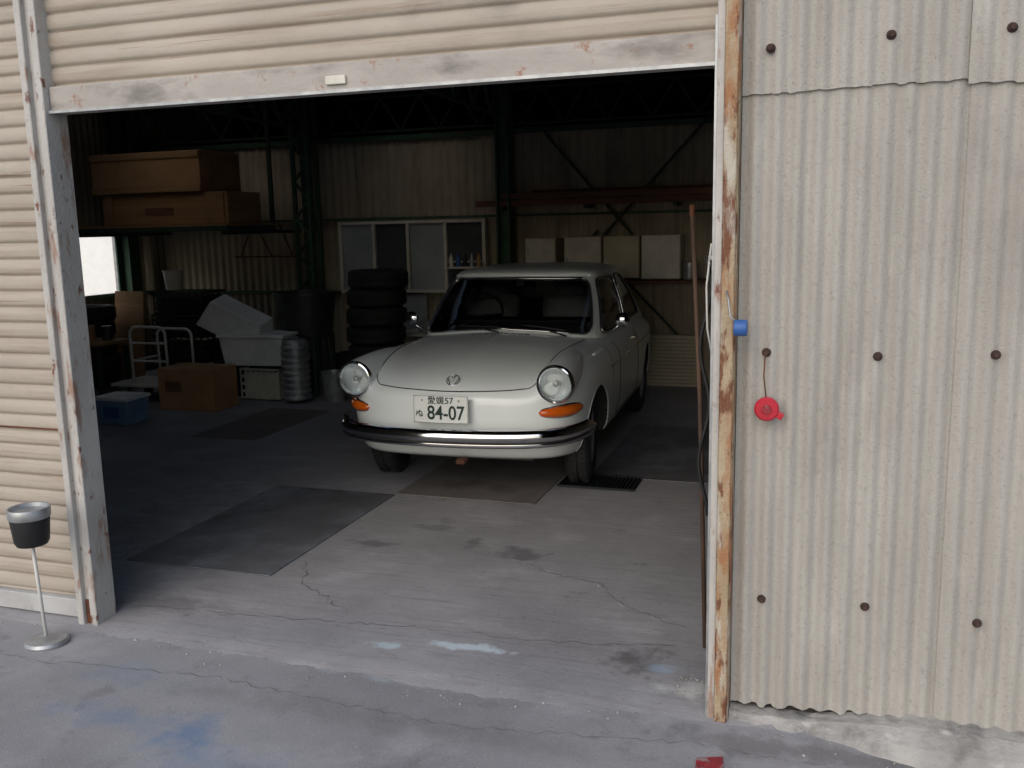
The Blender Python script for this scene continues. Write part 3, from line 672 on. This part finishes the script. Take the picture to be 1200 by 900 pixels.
# number plate
PX,PY,PZ=-.03,.065,.605
pl=box('number_plate',PX-.172,PX+.172,PY-.004,PY+.002,PZ-.084,PZ+.084,'plateW',CAR,.003)
tube('number_plate_edge',[(PX-.168,PY-.006,PZ-.08),(PX+.168,PY-.006,PZ-.08),(PX+.168,PY-.006,PZ+.08),(PX-.168,PY-.006,PZ+.08)],.0025,'plateW',CAR,6,True)
box('plate_holder',PX-.12,PX+.12,PY+.003,PY+.06,PZ-.05,PZ+.05,'galv',CAR)
def text(body_,x,z,size,nm,sx=1,w=.002):
    c=bpy.data.curves.new(nm,'FONT'); c.body=body_; c.size=size; c.align_x='CENTER'; c.align_y='CENTER'; c.offset=w
    o=bpy.data.objects.new('tmp',c); S.collection.objects.link(o); bpy.context.view_layer.update()
    me=bpy.data.meshes.new_from_object(o.evaluated_get(bpy.context.evaluated_depsgraph_get())); bpy.data.objects.remove(o)
    me.materials.clear(); me.materials.append(M['plateG'])
    q=bpy.data.objects.new(nm,me); S.collection.objects.link(q); q.parent=CAR; q.rotation_euler=(pi/2,0,0); q.location=(x,PY-.0065,z); q.scale=(sx,1,1)
text('84-07',PX+.032,PZ-.024,.118,'plate_digits',.86,.0018)
text('愛媛57',PX,PZ+.052,.052,'plate_region',1.05,.0006)
text('ぬ',PX-.135,PZ-.03,.05,'plate_kana',1,.0008)
for s in(-1,1): lathe('plate_bolt_%d'%s,[(0,-.004),(.007,-.003),(.007,0),(0,0)],(PX+s*.115,PY-.005,PZ+.055),'galv',CAR,12,'Y')
# wheels
for nm,y,s,tw in(('fr',FA,1,.10),('fl',FA,-1,.10),('rr',RA,1,0),('rl',RA,-1,0)):
    w=bpy.data.objects.new('wheel_'+nm,None); S.collection.objects.link(w); w.parent=CAR; w.location=(s*.665,y,.302); w.rotation_euler=(0,0,tw)
    lathe('tyre_'+nm,tyre_prof(.302,.165,.19),(0,0,0),'rubber',w,56,'X')
    tg=[]
    for i in range(56):
        for side in(-1,1):
            a=2*pi*(i+.25*side)/56; c_,s_=math.cos(a),math.sin(a)
            tg.append([(side*.025,c_*.303,s_*.303),(side*.062,math.cos(a+.05)*.301,math.sin(a+.05)*.301)])
    tubes('tread_'+nm,tg,.0045,'rubber',w,4)
    lathe('rim_'+nm,[(.192,s*-.06),(.192,s*.06),(.185,s*.068),(.175,s*.05),(.165,s*.03),(.14,s*.025),(.12,s*.045),(.09,s*.05),(.085,s*.062),(.05,s*.075),(0,s*.078)],(0,0,0),'galv',w,48,'X')
    for i in range(12):
        a=2*pi*i/12; lathe('vent_%s_%d'%(nm,i),[(0,s*.041),(.012,s*.041),(.0125,s*.036)],(0,.148*math.cos(a),.148*math.sin(a)),'black',w,10,'X')
box('axle',-.6,.6,FA-.04,FA+.04,.24,.30,'black',CAR); box('underbody',-.42,.42,.5,3.9,.2,.268,'black',CAR)
# greenhouse
C0=2.5; PG=6.0
def gpar(v):
    cu=.018*math.sin(pi*v)
    return .705-.130*v+cu, 1.285+.53*v, (3.98-.98*v)-C0
def gpt(th,v,off=0):
    b,yf,ar=gpar(v); af=C0-yf; c=math.cos(th); s=math.sin(th)
    x=(b+off)*sp(s,2/PG); y=C0-(((af+off) if c>0 else (ar+off))*sp(c,2/PG))
    b0,yf0,ar0=gpar(0); xb=b0*sp(s,2/PG); yb=C0-((C0-yf0) if c>0 else ar0)*sp(c,2/PG)
    z0=topz(xb,yb)-.008
    return Vector((x,y,z0+(1.292-z0)*v))
tab=[];acc=0;prev=None
for i in range(3001):
    th=pi*i/3000; p=gpt(th,.5); 
    if prev is not None: acc+=(p-prev).length
    tab.append((acc,th,p.x,p.y)); prev=p
TOT=acc
import bisect
accs=[t[0] for t in tab]
def th_of(s):
    a=abs(s)*TOT; k=min(len(tab)-2,max(0,bisect.bisect_right(accs,a)-1)); f=(a-tab[k][0])/max(1e-9,tab[k+1][0]-tab[k][0])
    return (tab[k][1]+f*(tab[k+1][1]-tab[k][1]))*(1 if s>=0 else -1)
def G(s,v,off=0): return gpt(th_of(s),v,off)
def sx_(x):
    for t in tab:
        if t[2]>=x: return t[0]/TOT
def sy_(y):
    for t in tab:
        if t[3]>=y and t[1]>.3: return t[0]/TOT
def sxr(x):
    for t in reversed(tab):
        if t[2]>=x: return t[0]/TOT
sA=sx_(.580); sA2=sy_(1.735); sB=sy_(2.40); sB2=sy_(2.46); sC=sy_(3.02); sR=sxr(.50)
V=[];F=[]
def patch(s0,s1,v0,v1,ns,nv):
    k=len(V)
    for i in range(ns+1):
        for j in range(nv+1): V.append(G(s0+(s1-s0)*i/ns,v0+(v1-v0)*j/nv))
    for i in range(ns):
        for j in range(nv): a=k+i*(nv+1)+j; F.append((a,a+nv+1,a+nv+2,a+1))
wins=[]
def window(nm,s0,s1,v0,v1,R,trim='black'):
    rs=R/TOT; rv=R/.42; pts=[]
    cor=[(s1-rs,v1-rv,0,s1,v1),(s0+rs,v1-rv,1,s0,v1),(s0+rs,v0+rv,2,s0,v0),(s1-rs,v0+rv,3,s1,v0)]
    for cx,cy,q,ex,ey in cor:
        arc=[(cx+rs*math.cos((q+i/6)*pi/2),cy+rv*math.sin((q+i/6)*pi/2)) for i in range(7)]
        k=len(V); V.append(G(ex,ey)); 
        for a in arc: V.append(G(*a))
        for i in range(6): F.append((k,k+1+i,k+2+i))
        pts+=arc
        nx=cor[(q+1)%4]; st=(nx[0]+rs*math.cos((q+1)*pi/2),nx[1]+rv*math.sin((q+1)*pi/2))
        for i in range(1,16): f=i/16; pts.append((arc[-1][0]*(1-f)+st[0]*f,arc[-1][1]*(1-f)+st[1]*f))
    wins.append((nm,pts,((s0+s1)/2,(v0+v1)/2),trim))
v0,v1=.07,.955
patch(-sA,sA,0,v0,60,2); patch(-sA,sA,v1,1,60,1); window('windshield',-sA,sA,v0,v1,.075)
for q in(-1,1):
    patch(q*sA,q*sA2,0,1,6,20)
    for nm,a,b,vv,R in(('door_window',sA2,sB,.10,.04),('quarter_window',sB2,sC,.10,.07)):
        patch(q*a,q*b,0,vv,20,2); patch(q*a,q*b,.93,1,20,1); window(nm+'_%d'%q,min(q*a,q*b),max(q*a,q*b),vv,.93,R,'chrome')
    patch(q*sB,q*sB2,0,1,2,20); patch(q*sC,q*sR,0,1,24,20)
    patch(q*sR,q*1.0,0,.15,20,4); patch(q*sR,q*1.0,.92,1,20,1)
new('cabin_shell',V,F,'paint',CAR,True,merge=.0006)
V2=[];F2=[]
for q in(-1,1):
    k=len(V2)
    for i in range(21):
        for j in range(9): V2.append(G(q*(sR+(1-sR)*i/20),.15+.77*j/8))
    for i in range(20):
        for j in range(8): a=k+i*9+j; F2.append((a,a+9,a+10,a+1))
new('rear_window',V2,F2,'glass',CAR,True,merge=.0006)
for nm,pts,(cs_,cv),trim in wins:
    V=[];F=[];n=len(pts);K=12
    for k in range(1,K+1):
        f=k/K
        for (a,b) in pts: V.append(G(cs_+(a-cs_)*f,cv+(b-cv)*f))
    V.append(G(cs_,cv))
    for k in range(K-1):
        for i in range(n): F.append((k*n+i,k*n+(i+1)%n,(k+1)*n+(i+1)%n,(k+1)*n+i))
    for i in range(n): F.append((len(V)-1,(i+1)%n,i))
    new(nm,V,F,'glass',CAR,True,merge=1e-5)
    tube(nm+'_seal',[G(a,b) for a,b in pts],.011,'black',CAR,8,True)
    if trim=='chrome' or nm=='windshield': tube(nm+'_trim',[G(a,b,.010) for a,b in pts],.004,'chrome',CAR,6,True)
ths=[th_of(-1+2*i/160) for i in range(160)]
V=[];F=[];RN=24;base=[gpt(t,1) for t in ths]; n=160
for k in range(RN+1):
    ph=pi/2*k/RN; r=math.cos(ph)**.75; c=math.sin(ph)**.75
    for p in base: V.append((p.x*r,2.42+(p.y-2.42)*r,1.292+.070*c))
for k in range(RN):
    for i in range(n): F.append((k*n+i,k*n+(i+1)%n,(k+1)*n+(i+1)%n,(k+1)*n+i))
new('roof_panel',V,F,'paint',CAR,True,merge=1e-4)
V=[];F=[]
for f,dz in((.985,1.284),(.5,1.33),(.01,1.335)):
    for p in base: V.append((p.x*f,2.42+(p.y-2.42)*f,dz))
for k in range(2):
    for i in range(n): F.append((k*n+i,k*n+(i+1)%n,(k+1)*n+(i+1)%n,(k+1)*n+i))
new('headliner',V,F,'cream',CAR)
for q in(-1,1): tube('drip_rail_%d'%q,[G(q*(sA+(sC+.02-sA)*i/40),1.0,.006) for i in range(41)],.008,'paint',CAR,8)
V=[];F=[]
ths2=[th_of(-1+2*i/120) for i in range(120)]
for f in(.975,.5,.01):
    for t in ths2:
        p=gpt(t,0); x=p.x*f; y=2.5+(p.y-2.5)*f; V.append((x,y,topz(x,y)+.010))
for k in range(2):
    for i in range(120): F.append((k*120+i,k*120+(i+1)%120,(k+1)*120+(i+1)%120,(k+1)*120+i))
new('interior_floor',V,F,'vinyl',CAR)
def dash(u,v): 
    x=-.6+1.2*u; a=v*pi*.5; return (x,1.60+.0*u+.14*math.sin(a),.95+.055*math.cos(a)-.0*x)
surf('dashboard',dash,20,8,'vinyl',CAR)
for s in(-1,1):
    box('seat_back_%d'%s,s*.32-.22,s*.32+.22,2.08,2.20,.93,1.13,'seat',CAR,.04,rot=(-.18,0,0)); box('headrest_%d'%s,s*.32-.12,s*.32+.12,2.16,2.24,1.11,1.23,'seat',CAR,.035)
box('rear_seat',-.55,.55,2.95,3.07,.9,1.04,'seat',CAR,.04)
ring=[]
for i in range(40):
    a=2*pi*i/40; ring.append((-.33+.185*math.cos(a),1.80+.11*math.sin(a),1.0+.15*math.sin(a)))
tube('steering_wheel',ring,.010,'black',CAR,8,True); tube('steering_spoke',[(-.51,1.80,1.0),(-.33,1.78,.985),(-.15,1.80,1.0)],.012,'black',CAR)
box('rear_view_mirror',-.10,.10,1.90,1.92,1.20,1.25,'black',CAR,.008)
tube('mirror_stem',[(0,1.91,1.25),(0,1.88,1.30)],.006,'black',CAR)
box('windshield_sticker',-.03,.03,1.800,1.802,1.22,1.27,'cream',CAR)
for s,xa,xb in((1,-.36,-.02),(2,.12,.46)):
    def wp(x,t): 
        lo,hi=-sA,sA
        for _ in range(30):
            m=(lo+hi)/2
            if G(m,t).x<x: lo=m
            else: hi=m
        return G(lo,t,.016)
    tube('wiper_arm_%d'%s,[wp(xb,.03)+Vector((0,-.02,.0)),wp((xa+xb)/2,.10)+Vector((0,-.012,0.006))],.006,'black',CAR)
    tube('wiper_blade_%d'%s,[wp(xa+(xb-xa)*i/10,.155-.05*i/10) for i in range(11)],.006,'black',CAR)
for s in(-1,1):
    tube('mirror_arm_%d'%s,[(s*.70,1.62,.885),(s*.77,1.60,.93),(s*.80,1.60,.965)],.007,'chrome',CAR)
    lathe('mirror_head_%d'%s,[(0,-.022),(.03,-.018),(.05,-.006),(.054,.01),(.05,.014),(0,.014)],(s*.815,1.60,.985),'chrome',CAR,28,'Y')
for i in range(9): tube('cowl_slot_%d'%i,[onTop(-.20+i*.05-.018,1.235,.001),onTop(-.20+i*.05+.018,1.235,.001)],.003,'seam',CAR,6)
# ------------------------------------------------------------ light : hazy sky, broad soft sun from behind the viewer
W=bpy.data.worlds.new('World'); S.world=W; W.use_nodes=True
nt=W.node_tree; bg=nt.nodes['Background']; sk=nt.nodes.new('ShaderNodeTexSky'); sk.sky_type='NISHITA'; sk.sun_disc=False
EL,AZ=math.radians(36),math.radians(190)
sk.sun_elevation=EL; sk.sun_rotation=AZ; sk.dust_density=2.0; sk.air_density=1.3; nt.links.new(sk.outputs[0],bg.inputs[0]); bg.inputs[1].default_value=.15
sd=bpy.data.lights.new('sun','SUN'); sd.energy=1.4; sd.angle=math.radians(75); sd.color=(1,.975,.945)
so=bpy.data.objects.new('sun',sd); S.collection.objects.link(so)
dirv=Vector((math.sin(AZ)*math.cos(EL),math.cos(AZ)*math.cos(EL),math.sin(EL)))
so.rotation_euler=dirv.to_track_quat('Z','Y').to_euler(); so.location=(0,-10,20)
# ------------------------------------------------------------ camera
cd=bpy.data.cameras.new('camera'); cam=bpy.data.objects.new('camera',cd); S.collection.objects.link(cam)
cd.sensor_width=36; cd.lens=1085/1200*36; cd.clip_end=2000; cd.clip_start=.05
R=Matrix(((.9495,-.0334,.3122),(.3133,.1677,-.9348),(-.0211,.9853,.1697)))
cam.matrix_world=Matrix.Translation((0,0,1.68))@R.to_4x4()
S.camera=cam
